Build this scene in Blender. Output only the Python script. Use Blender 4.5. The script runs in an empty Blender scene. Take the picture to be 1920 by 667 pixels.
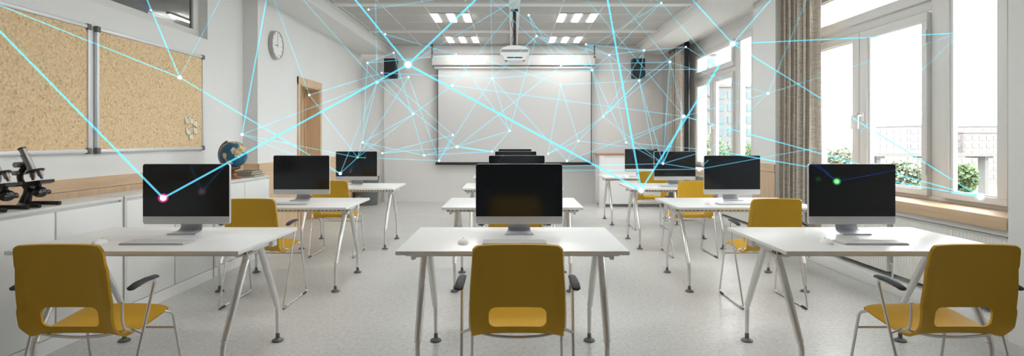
import bpy, bmesh, math, random
from mathutils import Vector, Matrix
random.seed(7)
S = bpy.context.scene
COL = S.collection
PI = math.pi
EYE = 1.292
FPX = 1920 * 20.0 / 36.0

# ------------------------------------------------------------------ camera, world, exposure
cam_d = bpy.data.cameras.new('camera'); cam = bpy.data.objects.new('camera', cam_d); COL.objects.link(cam)
cam.location = (0, 0, EYE); cam.rotation_euler = (PI/2, 0, 0)
cam_d.lens = 20.0; cam_d.sensor_width = 36.0; cam_d.clip_start = 0.05; cam_d.clip_end = 900
cam_d.shift_x = -1.0/1920; cam_d.shift_y = -(333.5-262.0)/1920
S.camera = cam
S.view_settings.view_transform = 'Standard'; S.view_settings.look = 'None'
S.view_settings.gamma = 1.0; S.view_settings.use_curve_mapping = False
S.view_settings.exposure = 0.30
S.cycles.transparent_max_bounces = 32
S.cycles.max_bounces = 10; S.cycles.diffuse_bounces = 6
S.cycles.sample_clamp_indirect = 6.0
LAMP = 24.0
W = bpy.data.worlds.new('sky'); S.world = W; W.use_nodes = True
bg = W.node_tree.nodes['Background']; bg.inputs[0].default_value = (1.0, 0.985, 0.975, 1); bg.inputs[1].default_value = 8.0

# ------------------------------------------------------------------ materials
def mat(name, col, rough=0.5, metal=0.0, spec=None, build=None):
    m = bpy.data.materials.new(name); m.use_nodes = True
    nt = m.node_tree; b = nt.nodes['Principled BSDF']
    b.inputs['Base Color'].default_value = (*col, 1); b.inputs['Roughness'].default_value = rough
    b.inputs['Metallic'].default_value = metal
    if spec is not None: b.inputs['Specular IOR Level'].default_value = spec
    if build: build(nt, b)
    return m
def N(nt, t, **kw):
    n = nt.nodes.new(t)
    for k, v in kw.items(): setattr(n, k, v)
    return n
def ramp(nt, stops, src):
    r = N(nt, 'ShaderNodeValToRGB'); e = r.color_ramp.elements
    while len(e) < len(stops): e.new(0.5)
    for i, (p, c) in enumerate(stops): e[i].position = p; e[i].color = (*c, 1)
    nt.links.new(src, r.inputs[0]); return r.outputs[0]
def coords(nt, scale=(1,1,1), out='Object', rot=(0,0,0)):
    tc = N(nt, 'ShaderNodeTexCoord'); mp = N(nt, 'ShaderNodeMapping')
    mp.inputs['Scale'].default_value = scale; mp.inputs['Rotation'].default_value = rot
    nt.links.new(tc.outputs[out], mp.inputs[0]); return mp.outputs[0]
def noise(nt, vec, scale, detail=4, rough=0.6):
    n = N(nt, 'ShaderNodeTexNoise'); n.inputs['Scale'].default_value = scale
    n.inputs['Detail'].default_value = detail; n.inputs['Roughness'].default_value = rough
    nt.links.new(vec, n.inputs['Vector']); return n.outputs[0]
def bump(nt, b, h, strength=0.2, dist=0.01):
    bp = N(nt, 'ShaderNodeBump'); bp.inputs['Strength'].default_value = strength; bp.inputs['Distance'].default_value = dist
    nt.links.new(h, bp.inputs['Height']); nt.links.new(bp.outputs[0], b.inputs['Normal'])
def mixc(nt, fac, a, b_, mode='MIX'):
    m = N(nt, 'ShaderNodeMix', data_type='RGBA', blend_type=mode)
    if isinstance(fac, float): m.inputs[0].default_value = fac
    else: nt.links.new(fac, m.inputs[0])
    for i, v in ((6, a), (7, b_)):
        if isinstance(v, tuple): m.inputs[i].default_value = (*v, 1)
        else: nt.links.new(v, m.inputs[i])
    return m.outputs[2]

def plaster(c, amt=0.05):
    def f(nt, b):
        v = coords(nt); n1 = noise(nt, v, 1.3, 5); n2 = noise(nt, v, 22, 6)
        lo = tuple(x*(1-amt) for x in c)
        a = ramp(nt, [(0.3, lo), (0.7, c)], n1)
        nt.links.new(mixc(nt, 0.35, a, ramp(nt, [(0.3, lo), (0.65, c)], n2)), b.inputs['Base Color'])
        bump(nt, b, n2, 0.12, 0.01)
    return f
M = {}
M['wall'] = mat('white_plaster', (.8,.8,.79), .8, build=plaster((.80,.797,.785), .06))
M['rearwall'] = mat('darkened_rear_plaster', (.3,.3,.3), .8, build=plaster((.26,.26,.26), .06))  # unseen wall, darkened so the chair backs get little light
M['soffit'] = mat('soffit_plaster', (.8,.8,.79), .8, build=plaster((.80,.795,.78), .03))
def f_floor(nt, b):
    v = coords(nt)
    vo = N(nt, 'ShaderNodeTexVoronoi'); vo.inputs['Scale'].default_value = 48; nt.links.new(v, vo.inputs['Vector'])
    base = ramp(nt, [(0.34, (.46,.455,.445)), (0.62, (.62,.615,.60))], noise(nt, v, 34, 6, .75))
    chips = ramp(nt, [(0.0, (1,1,1)), (0.16, (1,1,1)), (0.22, (0,0,0))], vo.outputs['Distance'])
    pick = N(nt, 'ShaderNodeSeparateColor'); nt.links.new(vo.outputs['Color'], pick.inputs[0])
    dk = ramp(nt, [(0.55, (0,0,0)), (0.6, (1,1,1))], pick.outputs[0])
    mm = N(nt, 'ShaderNodeMath', operation='MULTIPLY'); nt.links.new(chips, mm.inputs[0]); nt.links.new(dk, mm.inputs[1])
    tone = ramp(nt, [(0.2, (.12,.115,.11)), (0.6, (.25,.24,.23)), (.9, (.80,.79,.77))], pick.outputs[1])
    nt.links.new(mixc(nt, mm.outputs[0], base, tone), b.inputs['Base Color'])
    r = ramp(nt, [(0.3, (.28,.28,.28)), (0.7, (.42,.42,.42))], noise(nt, v, 3, 4)); nt.links.new(r, b.inputs['Roughness'])
M['floor'] = mat('terrazzo', (.55,.55,.54), .35, spec=.5, build=f_floor)
def f_cork(nt, b):
    v = coords(nt)
    vo = N(nt, 'ShaderNodeTexVoronoi'); vo.inputs['Scale'].default_value = 62; nt.links.new(v, vo.inputs['Vector'])
    s = N(nt, 'ShaderNodeSeparateColor'); nt.links.new(vo.outputs['Color'], s.inputs[0])
    a = ramp(nt, [(0.0, (.46,.29,.15)), (0.10, (.66,.46,.25)), (0.4, (.74,.54,.31)), (1, (.86,.69,.46))], s.outputs[0])
    c = mixc(nt, 0.4, a, ramp(nt, [(0.35, (.58,.39,.21)), (0.6, (.82,.63,.39))], noise(nt, v, 60, 5)))
    nt.links.new(c, b.inputs['Base Color']); bump(nt, b, vo.outputs['Distance'], .3, .004)
M['cork'] = mat('cork', (.6,.45,.28), .9, build=f_cork)
def wood(c1, c2, axis, sc=1.0, rings=True):
    def f(nt, b):
        s = [9*sc, 9*sc, 9*sc]; s[axis] = 0.7*sc
        v = coords(nt, tuple(s)); n1 = noise(nt, v, 1.6, 6, .65)
        s2 = [90, 90, 90]; s2[axis] = 3
        n2 = noise(nt, coords(nt, tuple(s2)), 1, 3)
        a = ramp(nt, [(0.28, c2), (0.5, c1), (0.72, tuple(x*1.08 for x in c1))], n1)
        nt.links.new(mixc(nt, 0.3, a, ramp(nt, [(0.3, c2), (0.6, c1)], n2)), b.inputs['Base Color'])
        bump(nt, b, n2, .08, .003)
    return f
OAK1, OAK2 = (.68,.49,.32), (.53,.35,.21)
M['oak_y'] = mat('oak_along', OAK1, .5, build=wood(OAK1, OAK2, 1))
M['oak_z'] = mat('oak_upright', OAK1, .5, build=wood(OAK1, OAK2, 2))
M['oak_x'] = mat('oak_across', OAK1, .5, build=wood(OAK1, OAK2, 0))
M['walnut'] = mat('brown_wood', (.25,.09,.04), .35, build=wood((.27,.10,.045), (.12,.04,.02), 2))
M['brown_top'] = mat('brown_desk_top', (.42,.18,.08), .4, build=wood((.45,.20,.10), (.30,.12,.06), 0))
def speck(c, sc=300, amt=.06, bmp=0.05):
    def f(nt, b):
        n = noise(nt, coords(nt), sc, 3)
        nt.links.new(ramp(nt, [(0.3, tuple(x*(1-amt) for x in c)), (0.7, c)], n), b.inputs['Base Color'])
        if bmp: bump(nt, b, n, bmp, .001)
    return f
def sm(name, c, rough, metal=0.0, sc=200, amt=.05, spec=None): return mat(name, c, rough, metal, spec, speck(c, sc, amt))
M['white'] = sm('white_laminate', (.89,.89,.885), .32)
M['edge'] = sm('pale_edge_band', (.74,.70,.66), .4)
M['cab'] = sm('white_cabinet', (.78,.78,.775), .4)
M['cabtop'] = sm('grey_white_top', (.70,.69,.68), .4)
M['gap'] = sm('gap_grey', (.28,.28,.28), .6)
M['frame'] = sm('white_frame_paint', (.74,.73,.72), .4)
M['rad'] = sm('radiator_enamel', (.84,.83,.80), .4)
M['mustard'] = sm('mustard_plastic', (.66,.378,.014), .5, sc=400, amt=.08)
M['chrome'] = mat('chrome', (.80,.80,.80), .18, .75, build=speck((.80,.79,.78), 40, .04, 0))
M['leg'] = mat('satin_silver', (.78,.78,.78), .24, .62, build=speck((.80,.79,.78), 40, .04, 0))
M['whitemetal'] = sm('white_metal', (.82,.82,.82), .35)
M['alu'] = sm('aluminium', (.62,.63,.65), .38, .6)
M['alulight'] = sm('light_aluminium', (.72,.74,.77), .35, .25)
M['alu2'] = sm('stand_aluminium', (.52,.54,.57), .4, .35)
M['screen'] = sm('dark_screen_glass', (.010,.013,.016), .12, sc=5, amt=.2, spec=.45)
M['black'] = sm('black_plastic', (.018,.019,.021), .45)
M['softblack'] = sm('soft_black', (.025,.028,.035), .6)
M['foot'] = sm('dark_grey_foot', (.13,.13,.135), .5)
M['bin'] = sm('grey_bin_metal', (.13,.14,.14), .55)
M['key'] = sm('pale_key', (.70,.70,.70), .5)
M['keygap'] = sm('keyboard_base', (.50,.50,.51), .5)
M['pewter'] = sm('old_pewter', (.30,.29,.28), .32, .75)
M['blackmetal'] = sm('black_enamel', (.02,.02,.022), .18)
M['cream'] = sm('cream_paper', (.82,.78,.62), .8)
M['red'] = sm('red_pin', (.7,.04,.03), .3)
M['bookcover'] = sm('dark_book_cover', (.10,.085,.07), .5, sc=60, amt=.3)
M['bookcover2'] = sm('brown_book_cover', (.22,.17,.12), .5, sc=60, amt=.3)
M['pages'] = mat('book_pages', (.5,.44,.34), .8, build=wood((.55,.48,.38), (.33,.28,.21), 1, 3))
M['clockface'] = sm('clock_face', (.86,.86,.85), .4)
M['clockrim'] = sm('clock_rim', (.50,.49,.47), .35, .4)
M['darkgrey'] = sm('dark_grey', (.09,.09,.09), .5)
M['projscreen'] = sm('matte_screen', (.60,.60,.60), .75, sc=500, amt=.02)
M['housing'] = sm('screen_housing', (.62,.61,.60), .45)
M['seam'] = sm('shadow_seam_grey', (.25,.25,.25), .6)
M['corridor'] = mat('corridor_grey', (.5,.5,.5), .8, build=plaster((.78,.78,.77), .1))
M['grille'] = sm('vent_grey', (.40,.39,.38), .6, sc=80, amt=.3)
M['lens'] = sm('dark_slit', (.03,.04,.06), .2)
def f_tile(nt, b):
    v = coords(nt)
    w = N(nt, 'ShaderNodeTexWave', bands_direction='Y'); w.inputs['Scale'].default_value = 5.2; nt.links.new(v, w.inputs['Vector'])
    a = ramp(nt, [(0.2, (.47,.455,.44)), (0.8, (.53,.515,.50))], noise(nt, v, 90, 2))
    nt.links.new(mixc(nt, .18, a, ramp(nt, [(0, (.42,.41,.395)), (1, (.55,.535,.52))], w.outputs[0])), b.inputs['Base Color'])
M['tile'] = mat('perforated_ceiling_tile', (.56,.55,.54), .7, build=f_tile)
M['bar'] = sm('ceiling_bar', (.80,.79,.78), .5)
def f_curtain(nt, b):
    v = coords(nt, (1, 1, 9)); n1 = noise(nt, v, 14, 6, .75); n2 = noise(nt, coords(nt, (60, 60, 1.5)), 3, 4)
    a = ramp(nt, [(0.34, (.27,.23,.19)), (0.5, (.53,.475,.41)), (0.66, (.80,.74,.66))], n1)
    nt.links.new(mixc(nt, .35, a, ramp(nt, [(0.35, (.26,.22,.18)), (0.65, (.66,.60,.52))], n2)), b.inputs['Base Color'])
    bump(nt, b, n1, .3, .004)
M['curtain'] = mat('linen_curtain', (.34,.3,.25), .95, spec=.1, build=f_curtain)
def f_globe(nt, b):
    v = coords(nt); n = noise(nt, v, 8.5, 8, .55)
    land = ramp(nt, [(0.50, (0,0,0)), (0.525, (1,1,1))], n)
    g = ramp(nt, [(0.35, (.06,.11,.03)), (0.48, (.30,.26,.10)), (0.6, (.72,.48,.30))], noise(nt, v, 17, 5))
    sea = ramp(nt, [(0.3, (.004,.06,.13)), (0.7, (.01,.15,.26))], noise(nt, v, 5, 3))
    nt.links.new(mixc(nt, land, sea, g), b.inputs['Base Color'])
M['globe'] = mat('globe_map', (.02,.12,.2), .3, build=f_globe)
def emit(name, c, s):
    m = bpy.data.materials.new(name); m.use_nodes = True; nt = m.node_tree
    nt.nodes.remove(nt.nodes['Principled BSDF']); e = N(nt, 'ShaderNodeEmission')
    e.inputs[0].default_value = (*c, 1); e.inputs[1].default_value = s
    nt.links.new(e.outputs[0], nt.nodes['Material Output'].inputs[0]); return m
M['lamp'] = emit('lit_diffuser', (1, .985, .96), LAMP)
M['tube'] = emit('corridor_tube', (1, .99, .97), 30)
def glow(name, tint, col, s):
    m = bpy.data.materials.new(name); m.use_nodes = True; nt = m.node_tree
    nt.nodes.remove(nt.nodes['Principled BSDF'])
    e = N(nt, 'ShaderNodeEmission'); e.inputs[0].default_value = (*col, 1); e.inputs[1].default_value = s
    t = N(nt, 'ShaderNodeBsdfTransparent'); t.inputs[0].default_value = (*tint, 1)
    a = N(nt, 'ShaderNodeAddShader'); nt.links.new(e.outputs[0], a.inputs[0]); nt.links.new(t.outputs[0], a.inputs[1])
    nt.links.new(a.outputs[0], nt.nodes['Material Output'].inputs[0]); return m
M['strand3'] = glow('bright_cyan_light', (.50,.92,.98), (.22,.76,1.0), .34)
M['strand2'] = glow('cyan_light', (.60,.94,.99), (.24,.76,1.0), .28)
M['strand1'] = glow('faint_cyan_light', (.80,.97,1), (.24,.74,1.0), .17)
M['strandb'] = glow('blue_light', (.80,.88,.96), (.02,.10,.60), .10)
M['node'] = emit('white_light', (.90,1,1), 1.5)
M['node_pink'] = emit('pink_light', (1.0,.80,.98), 1.4)
M['node_green'] = emit('green_light', (.30,1.0,.32), .8)
M['node_warm'] = emit('warm_light', (1,.96,.86), 1.3)
M['halo_pink'] = glow('pink_glow', (1,1,1), (.9,.05,.35), .25)
M['halo_cyan'] = glow('cyan_glow', (1,1,1), (.1,.6,.9), .12)
M['halo_green'] = glow('green_glow', (1,1,1), (.1,.8,.2), .10)
def f_glass():
    m = bpy.data.materials.new('window_glass'); m.use_nodes = True; nt = m.node_tree
    nt.nodes.remove(nt.nodes['Principled BSDF'])
    g = N(nt, 'ShaderNodeBsdfGlossy'); g.inputs['Roughness'].default_value = 0.0
    t = N(nt, 'ShaderNodeBsdfTransparent'); t.inputs[0].default_value = (.95,.965,.96,1)
    fr = N(nt, 'ShaderNodeFresnel'); fr.inputs[0].default_value = 1.35
    ge = N(nt, 'ShaderNodeNewGeometry'); ff = N(nt, 'ShaderNodeMath', operation='SUBTRACT'); ff.inputs[0].default_value = 1; nt.links.new(ge.outputs['Backfacing'], ff.inputs[1])
    fm = N(nt, 'ShaderNodeMath', operation='MULTIPLY'); nt.links.new(fr.outputs[0], fm.inputs[0]); nt.links.new(ff.outputs[0], fm.inputs[1])
    mx = N(nt, 'ShaderNodeMixShader'); nt.links.new(fm.outputs[0], mx.inputs[0]); nt.links.new(t.outputs[0], mx.inputs[1]); nt.links.new(g.outputs[0], mx.inputs[2])
    nt.links.new(mx.outputs[0], nt.nodes['Material Output'].inputs[0]); return m
M['glass'] = f_glass()
M['leaf'] = sm('leaf_green', (.13,.20,.09), .7, sc=3, amt=.5)
M['leaf2'] = sm('leaf_grey_green', (.18,.22,.15), .7, sc=3, amt=.5)
M['bark'] = sm('bark', (.12,.09,.07), .9)
M['concrete'] = sm('pale_concrete', (.16,.157,.152), .8, sc=1, amt=.1)
M['farwall'] = sm('far_facade', (.20,.198,.20), .8, sc=.5, amt=.1)
M['farpink'] = sm('far_pink_facade', (.215,.19,.185), .8, sc=.5, amt=.1)
M['farglass'] = sm('far_window', (.11,.165,.18), .3, sc=.5, amt=.1)
M['farglass2'] = sm('hazy_window', (.17,.17,.175), .4, sc=.5, amt=.1)
def f_ground(nt, b):
    v = coords(nt); n = noise(nt, v, .12, 6, .7)
    nt.links.new(ramp(nt, [(0.35, (.09,.15,.155)), (0.5, (.20,.21,.205)), (0.62, (.13,.17,.12))], n), b.inputs['Base Color'])
M['ground'] = mat('city_ground', (.25,.27,.25), .9, build=f_ground)

# ------------------------------------------------------------------ mesh helpers
def add_box(bm, x0, x1, y0, y1, z0, z1, bev=0.0, seg=2):
    g = bmesh.ops.create_cube(bm, size=1.0); vs = g['verts']
    for v in vs:
        v.co = Vector(((x0+x1)/2 + v.co.x*(x1-x0), (y0+y1)/2 + v.co.y*(y1-y0), (z0+z1)/2 + v.co.z*(z1-z0)))
    if bev > 0:
        es = list({e for v in vs for e in v.link_edges})
        bmesh.ops.bevel(bm, geom=es, offset=bev, segments=seg, affect='EDGES', profile=0.5)
def frames(pts, closed=False):
    out = []; n = len(pts); up = None
    for i in range(n):
        if closed: t = (pts[(i+1) % n] - pts[i-1])
        else: t = pts[min(i+1, n-1)] - pts[max(i-1, 0)]
        t = t.normalized()
        if up is None:
            up = Vector((0,0,1)) if abs(t.z) < .9 else Vector((1,0,0))
        a = (up - t*up.dot(t)).normalized(); b = t.cross(a); up = a
        out.append((a, b))
    return out
def add_tube(bm, pts, r, seg=10, caps=True, flat=1.0):
    pts = [Vector(p) for p in pts]; rr = r if isinstance(r, (list, tuple)) else [r]*len(pts)
    rings = []
    for p, (a, b), q in zip(pts, frames(pts), rr):
        rings.append([bm.verts.new(p + a*math.cos(2*PI*k/seg)*q*flat + b*math.sin(2*PI*k/seg)*q) for k in range(seg)])
    for i in range(len(rings)-1):
        for k in range(seg):
            bm.faces.new((rings[i][k], rings[i][(k+1) % seg], rings[i+1][(k+1) % seg], rings[i+1][k]))
    if caps:
        bm.faces.new(rings[0][::-1]); bm.faces.new(rings[-1])
def rounded(pts, rad, n=6):
    pts = [Vector(p) for p in pts]; out = [pts[0]]
    for i in range(1, len(pts)-1):
        p = pts[i]; a = pts[i-1]-p; b = pts[i+1]-p
        r = min(rad, a.length*.45, b.length*.45)
        p0 = p + a.normalized()*r; p1 = p + b.normalized()*r
        for k in range(n+1):
            t = k/n; out.append(p0*(1-t)**2 + p*2*t*(1-t) + p1*t*t)
    out.append(pts[-1]); return out
def add_lathe(bm, prof, seg=32, mtx=None, center=(0,0,0)):
    c = Vector(center); rings = []
    def T(v): return (mtx @ v if mtx else v) + c
    for r, z in prof:
        if r < 1e-6: rings.append([bm.verts.new(T(Vector((0,0,z))))])
        else: rings.append([bm.verts.new(T(Vector((r*math.cos(2*PI*k/seg), r*math.sin(2*PI*k/seg), z)))) for k in range(seg)])
    for i in range(len(rings)-1):
        A, B = rings[i], rings[i+1]
        for k in range(seg):
            k2 = (k+1) % seg
            if len(A) == 1 and len(B) == 1: continue
            if len(A) == 1: bm.faces.new((A[0], B[k2], B[k]))
            elif len(B) == 1: bm.faces.new((A[k], A[k2], B[0]))
            else: bm.faces.new((A[k], A[k2], B[k2], B[k]))
def add_prism(bm, outline, axis, a0, a1):
    """outline: list of 2-D points in the plane normal to axis"""
    def P(u, v, a): return {0: (a,u,v), 1: (u,a,v), 2: (u,v,a)}[axis]
    A = [bm.verts.new(P(u,v,a0)) for u,v in outline]; B = [bm.verts.new(P(u,v,a1)) for u,v in outline]
    n = len(outline); bm.faces.new(A); bm.faces.new(B[::-1])
    for i in range(n): bm.faces.new((A[i], B[i], B[(i+1)%n], A[(i+1)%n]))
def obj(name, bm, m, parent=None, smooth=False, angle=40):
    bmesh.ops.recalc_face_normals(bm, faces=bm.faces)
    me = bpy.data.meshes.new(name); bm.to_mesh(me); bm.free()
    o = bpy.data.objects.new(name, me); COL.objects.link(o)
    me.materials.append(M[m] if isinstance(m, str) else m)
    if smooth:
        me.polygons.foreach_set('use_smooth', [True]*len(me.polygons))
        me.set_sharp_from_angle(angle=math.radians(angle))
    if parent: o.parent = parent
    return o
def box(name, m, parent, *d, bev=0.0, kind=None):
    bm = bmesh.new(); add_box(bm, *d, bev=bev); o = obj(name, bm, m, parent, smooth=bev > 0)
    if kind: o['kind'] = kind
    return o
def boxes(name, m, parent, lst, bev=0.0, kind=None):
    bm = bmesh.new()
    for d in lst: add_box(bm, *d, bev=bev)
    o = obj(name, bm, m, parent, smooth=bev > 0)
    if kind: o['kind'] = kind
    return o
def thing(name, label, cat, loc=(0,0,0), rz=0, group=None):
    o = bpy.data.objects.new(name, None); COL.objects.link(o); o.empty_display_size = .1
    o.location = loc; o.rotation_euler = (0,0,rz); o['label'] = label; o['category'] = cat
    if group: o['group'] = group
    return o
def tag(o, label, cat, group=None):
    o['label'] = label; o['category'] = cat
    if group: o['group'] = group
    return o
def dup(root, loc, label, rz=0):
    def cp(o, par):
        c = o.copy(); COL.objects.link(c)
        if par: c.parent = par
        for ch in list(o.children): cp(ch, c)
        return c
    r = cp(root, None); r.location = loc; r.rotation_euler = (0,0,rz); r['label'] = label
    return r
def at(x, y, Y):
    return Vector(((x-961)*Y/FPX, Y, EYE-(y-262)*Y/FPX))

# ------------------------------------------------------------------ room shell
XN, XD, XR, XW = -3.356, -3.17, 3.18, 3.5       # near left wall, door wall, pillar face, window plane
YB, Y0 = 11.86, -1.3                            # front wall of the class, wall behind the camera
ZC, ZS = 3.25, 3.07                             # tiled ceiling, soffits
box('floor', 'floor', None, -3.7, 3.9, Y0-.2, YB+.3, -.15, 0, kind='structure')
boxes('ceiling', 'tile', None, [(-2.62, 2.62, Y0, YB, ZC, ZC+.15)], kind='structure')
# soffits
boxes('trim_1', 'soffit', None, [(-3.9, -2.62, Y0, YB, ZS, ZC+.15), (-2.62, -2.575, Y0, YB, ZC-.035, ZC+.1)], kind='structure')
boxes('trim_2', 'soffit', None, [(2.62, 3.14, Y0, YB, ZS, ZC+.15), (2.575, 2.62, Y0, YB, ZC-.035, ZC+.1), (3.14, 3.9, Y0, YB, 3.15, ZC+.15)], kind='structure')
# front wall
boxes('wall_back', 'wall', None, [(-2.68, 3.14, YB, YB+.25, 0, ZC+.1), (-3.9, -2.68, YB+.06, YB+.25, 0, ZC+.1), (3.14, 3.9, YB+.02, YB+.25, 0, ZC+.1)], kind='structure')
box('wall_rear', 'rearwall', None, -3.9, 3.9, Y0-.2, Y0, 0, ZC+.1, kind='structure')
# left wall, near plane, with a high internal window  (opening y 3.3..6.26, z 2.393..3.0)
YR = 7.076
wy0, wy1, wz0, wz1 = 3.0, 6.26, 2.393, 3.02
boxes('wall_left', 'wall', None, [
    (XN-.14, XN, Y0, YR, 0, wz0), (XN-.14, XN, Y0, wy0, wz0, ZS), (XN-.14, XN, wy1, YR, wz0, ZS), (XN-.14, XN, wy0, wy1, wz1, ZS),
    # return and door wall, around the door opening y 8.47..9.30, z 0..2.13
    (-3.56, XD, YR, 8.46, 0, ZS), (-3.56, XD, 9.31, YB+.1, 0, ZS), (-3.56, XD, 8.46, 9.31, 2.14, ZS), (-3.60, -3.54, 8.3, 9.5, 0, 2.3)], kind='structure')
# oak wainscot: a horizontal board over upright boards
def wains(bm_top, bm_low, face, y0, y1, side):
    a, b = (face, face+.018*side); lo, hi = min(a, b), max(a, b)
    add_box(bm_top, lo, hi, y0, y1, .905, .995)
    a2, b2 = (face, face+.012*side); lo, hi = min(a2, b2), max(a2, b2)
    add_box(bm_low, lo, hi, y0, y1, 0, .899)
bt, bl = bmesh.new(), bmesh.new()
wains(bt, bl, XN, Y0, YR, 1); wains(bt, bl, XD, YR-.015, 8.36, 1); wains(bt, bl, XD, 9.41, YB, 1)
add_box(bt, XN, XD+.018, YR-.018, YR, .905, .995); add_box(bl, XN, XD+.012, YR-.012, YR, 0, .899)
o = obj('trim_3', bt, 'oak_y'); o['kind'] = 'structure'
o = obj('trim_4', bl, 'oak_z'); o['kind'] = 'structure'
bt, bl = bmesh.new(), bmesh.new()
wains(bt, bl, XR, 6.88, 7.52, -1)
o = obj('trim_5', bt, 'oak_y'); o['kind'] = 'structure'
o = obj('trim_6', bl, 'oak_z'); o['kind'] = 'structure'

# door in the left wall
door = bpy.data.objects.new('door_1', None); COL.objects.link(door); door['kind'] = 'structure'
box('door_leaf', 'oak_z', door, -3.43, -3.39, 8.5, 9.27, 0.005, 2.1, bev=.003)
boxes('door_frame', 'oak_z', door, [(-3.5, XD+.02, 8.46, 8.5, 0, 2.14), (-3.5, XD+.02, 9.27, 9.31, 0, 2.14), (-3.5, XD+.02, 8.46, 9.31, 2.1, 2.14),
    (XD, XD+.02, 8.37, 8.48, 0, 2.225), (XD, XD+.02, 9.29, 9.40, 0, 2.225), (XD, XD+.021, 8.37, 9.40, 2.12, 2.225),
    (-3.39, -3.36, 8.5, 8.53, 0, 2.1), (-3.39, -3.36, 9.24, 9.27, 0, 2.1), (-3.39, -3.36, 8.5, 9.27, 2.07, 2.1)])
bm = bmesh.new(); add_tube(bm, rounded([(-3.39, 9.18, 1.0), (-3.34, 9.18, 1.0), (-3.34, 9.06, 1.0)], .015), .009)
obj('door_handle', bm, 'chrome', door, True)

# internal high window on the left and the corridor behind it
win = bpy.data.objects.new('window_1', None); COL.objects.link(win); win['kind'] = 'structure'
xg = XN-.09
boxes('window_frame', 'frame', win, [(xg-.03, xg, wy0, wy1, wz0, wz0+.095), (xg-.03, xg, wy0, wy1, wz1-.06, wz1),
    (xg-.03, xg, wy1-.115, wy1, wz0+.095, wz1-.06), (xg-.03, xg, wy0, wy0+.1, wz0+.095, wz1-.06)], bev=.004)
boxes('sash_bead', 'gap', win, [(xg-.028, xg-.004, wy1-.145, wy1-.115, wz0+.095, wz1-.06)])
box('window_pane', 'glass', win, xg-.02, xg-.014, wy0+.1, wy1-.14, wz0+.095, wz1-.06)
boxes('wall_corridor', 'corridor', None, [(-6.6, -6.5, 2, 13, 1.0, 3.3), (-6.5, -3.5, 2, 13, 1.0, 1.05), (-6.5, -3.5, 2, 13, 3.2, 3.3),
    (-6.5, -3.56, 12.9, 13, 1.05, 3.2), (-6.5, -3.56, 2, 2.1, 1.05, 3.2)], kind='structure')
for i, x in enumerate((-5.46, -5.14)):
    t = thing('tube_light', ['lit corridor tube light seen through the high window, left of the two',
                             'lit corridor tube light seen through the high window, right of the two'][i], 'light', (x, 8.8, 3.2), group='corridor tube lights')
    box('light_tray', 'frame', t, -.025, .025, -.32, .32, -.03, 0)
    box('light_tube', 'tube', t, -.014, .014, -.27, .27, -.05, -.03, bev=.008)

# right wall: pillars, low wall, wall over the windows
W_END = {1: (3.90, 6.72), 2: (8.08, 10.90)}
lst = [(XR, 3.75, Y0, 3.65, 0, 3.2), (XR, 3.75, 6.88, 7.52, 0, 3.2), ]
XO = 3.72
for k, (a, b) in W_END.items():
    lst += [(XW, XO, a, b, 0, .79), (XW, XO, a, b, 2.93, 3.2)]
lst += [(XW, XO, 3.6, 3.90, 0, 3.2), (XW, XO, 6.72, 6.9, 0, 3.2), (XW, XO, 7.5, 8.08, 0, 3.2), (XW, XO, 10.90, YB+.05, 0, 3.2)]
for d in lst: boxes('wall_right', 'wall', None, [d], kind='structure')
boxes('baseboard_right', 'wall', None, [(XR, XW, 3.65, 6.88, 0, .10), (XR, XW, 7.52, YB, 0, .10)], bev=.006, kind='structure')

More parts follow.
